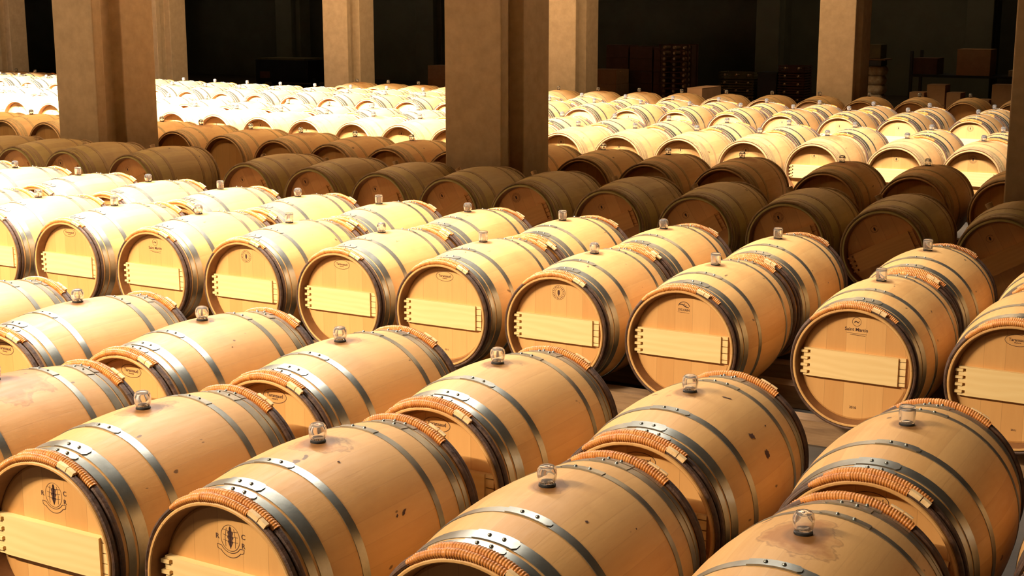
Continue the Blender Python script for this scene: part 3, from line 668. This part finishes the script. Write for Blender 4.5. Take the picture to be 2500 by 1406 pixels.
for i in range(5):
    lv = ('lowest', 'second from the bottom', 'middle', 'second from the top', 'topmost')[i]
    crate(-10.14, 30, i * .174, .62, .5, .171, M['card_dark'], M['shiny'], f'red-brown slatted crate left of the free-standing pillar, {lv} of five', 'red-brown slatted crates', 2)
bn = bpy.data.objects.new('lidded_bin', None); C.objects.link(bn); bn.location = (-10.70, 30, 0); tag(bn, 'black lidded bin between the olive and the red-brown crates', 'bin')
link('bin_body', MB().box(-.22, .22, 0, .5, 0, .66).mesh('bin_body', M['black'], smooth=False), bn); link('bin_lid', MB().box(-.235, .235, -.015, .515, .66, .70).mesh('bin_lid', M['black'], smooth=False), bn)
# shelf stack right of the free-standing pillar: six bags under a board and a box
for i in range(6):
    hh = .175; g = random.Random(i); mb = MB(); v = []; f = []; N = 16
    for q in range(7):
        t = q / 6; rr = (.78 + .22 * math.sin(t * PI)); 
        for j in range(N):
            a = 2 * PI * j / N; ca, sa = math.cos(a), math.sin(a); e = .45
            v.append((.165 * rr * math.copysign(abs(ca) ** e, ca), .22 * rr * math.copysign(abs(sa) ** e, sa), t * hh * .97 + g.uniform(-.004, .004) * (0 < q < 6)))
    for q in range(6):
        for j in range(N): f.append((q * N + j, q * N + (j + 1) % N, q * N + N + (j + 1) % N, q * N + N + j))
    f += [tuple(reversed(range(N))), tuple(6 * N + j for j in range(N))]
    o = link('bag', mb.add(v, f).mesh('bag', M['sack'], sharp=60), None, (-7.20 + g.uniform(-.01, .01), 26.25, i * hh)); 
    tag(o, f'cream packed bag in the column right of the free-standing pillar, {("lowest", "second up", "third up", "fourth up", "fifth up", "topmost")[i]}', 'bag', 'column of packed bags')
tag(box_ob('black_case', -7.38, -7.08, 26.05, 26.45, 1.05, 1.16, M['black'], bevel=.01), 'black flat case on top of the column of bags', 'case')
sh = tag(box_ob('wooden_board', -7.42, -7.00, 26.0, 26.5, 1.16, 1.185, M['rail'], bevel=.004), 'pale wooden board on the black case', 'board')
tag(box_ob('storage_box', -7.36, -7.10, 26.05, 26.45, 1.185, 1.45, M['crate'], bevel=.01), 'olive box on the board above the bags', 'box')
stack(-6.04, 26, 0, .34, .4, .74, 2, M['card'], 'orange-brown carton, tallest column of the stepped pile behind the last row')
stack(-6.36, 25.9, 0, .28, .4, .60, 2, M['card'], 'orange-brown carton left of the stepped middle column')
stack(-5.70, 25.9, 0, .26, .4, .61, 2, M['card'], 'orange-brown carton right of the stepped middle column')
stack(-4.88, 26, 0, .36, .4, .77, 2, M['card'], 'brown carton beside the right-hand pillar')
stack(-5.18, 25.9, 0, .22, .4, .50, 2, M['card'], 'small brown carton left of those at the right-hand pillar')
# tall dark rack with one big carton on its upper deck
rk = bpy.data.objects.new('storage_rack', None); C.objects.link(rk); rk.location = (-6.1, 30.0, 0); tag(rk, 'dark steel storage rack against the back, behind the stepped cartons', 'rack')
for sx in (-1.45, 1.40):
    for sy in (0, .85): link('upright', MB().box(sx, sx + .06, sy, sy + .06, 0, 1.22).mesh('upright', M['black'], smooth=False), rk)
for z in (.16, .68): link('deck', MB().box(-1.39, 1.40, 0, .9, z, z + .05).mesh('deck', M['black'], smooth=False), rk)
carton('carton', -6.25, 30.05, .73, .68, .6, .54, M['card'], 'big red-brown carton on the upper deck of the dark rack', 'carton')
carton('carton', -7.25, 30.1, .73, .5, .6, .34, M['card_dark'], 'dark carton at the left of the upper deck of the dark rack', 'carton')
carton('carton', -5.35, 30.1, .73, .4, .6, .12, M['sack'], 'small cream carton on the deck beside the right-hand pillar', 'carton')
# parked low machine in the dark at left
mc = bpy.data.objects.new('floor_sweeper', None); C.objects.link(mc); mc.location = (-24.55, 30, 0); tag(mc, 'black low machine with a pale top edge parked in the dark between the left pillars', 'machine')
link('machine_body', MB().box(-.9, .9, 0, 1.1, .12, .72).mesh('machine_body', M['black'], smooth=False), mc)
tag(link('cover_rim', MB().box(-.80, .80, -.02, .9, .72, .765).mesh('cover_rim', M['crate'], smooth=False), mc), 'pale olive top edge')
link('number_plate', MB().box(-.75, -.40, -.012, 0, .22, .40).mesh('number_plate', M['card_dark'], smooth=False), mc)
wm = MB().lathe_y([(-.06, 0), (-.06, .10), (-.045, .125), (.045, .125), (.06, .10), (.06, 0)], 20).mesh('wheel', M['rubber'])
for sx in (-.94, .94):
    for sy in (.25, .85): link('wheel', wm, mc, (sx, sy, .125), (0, 0, PI / 2))
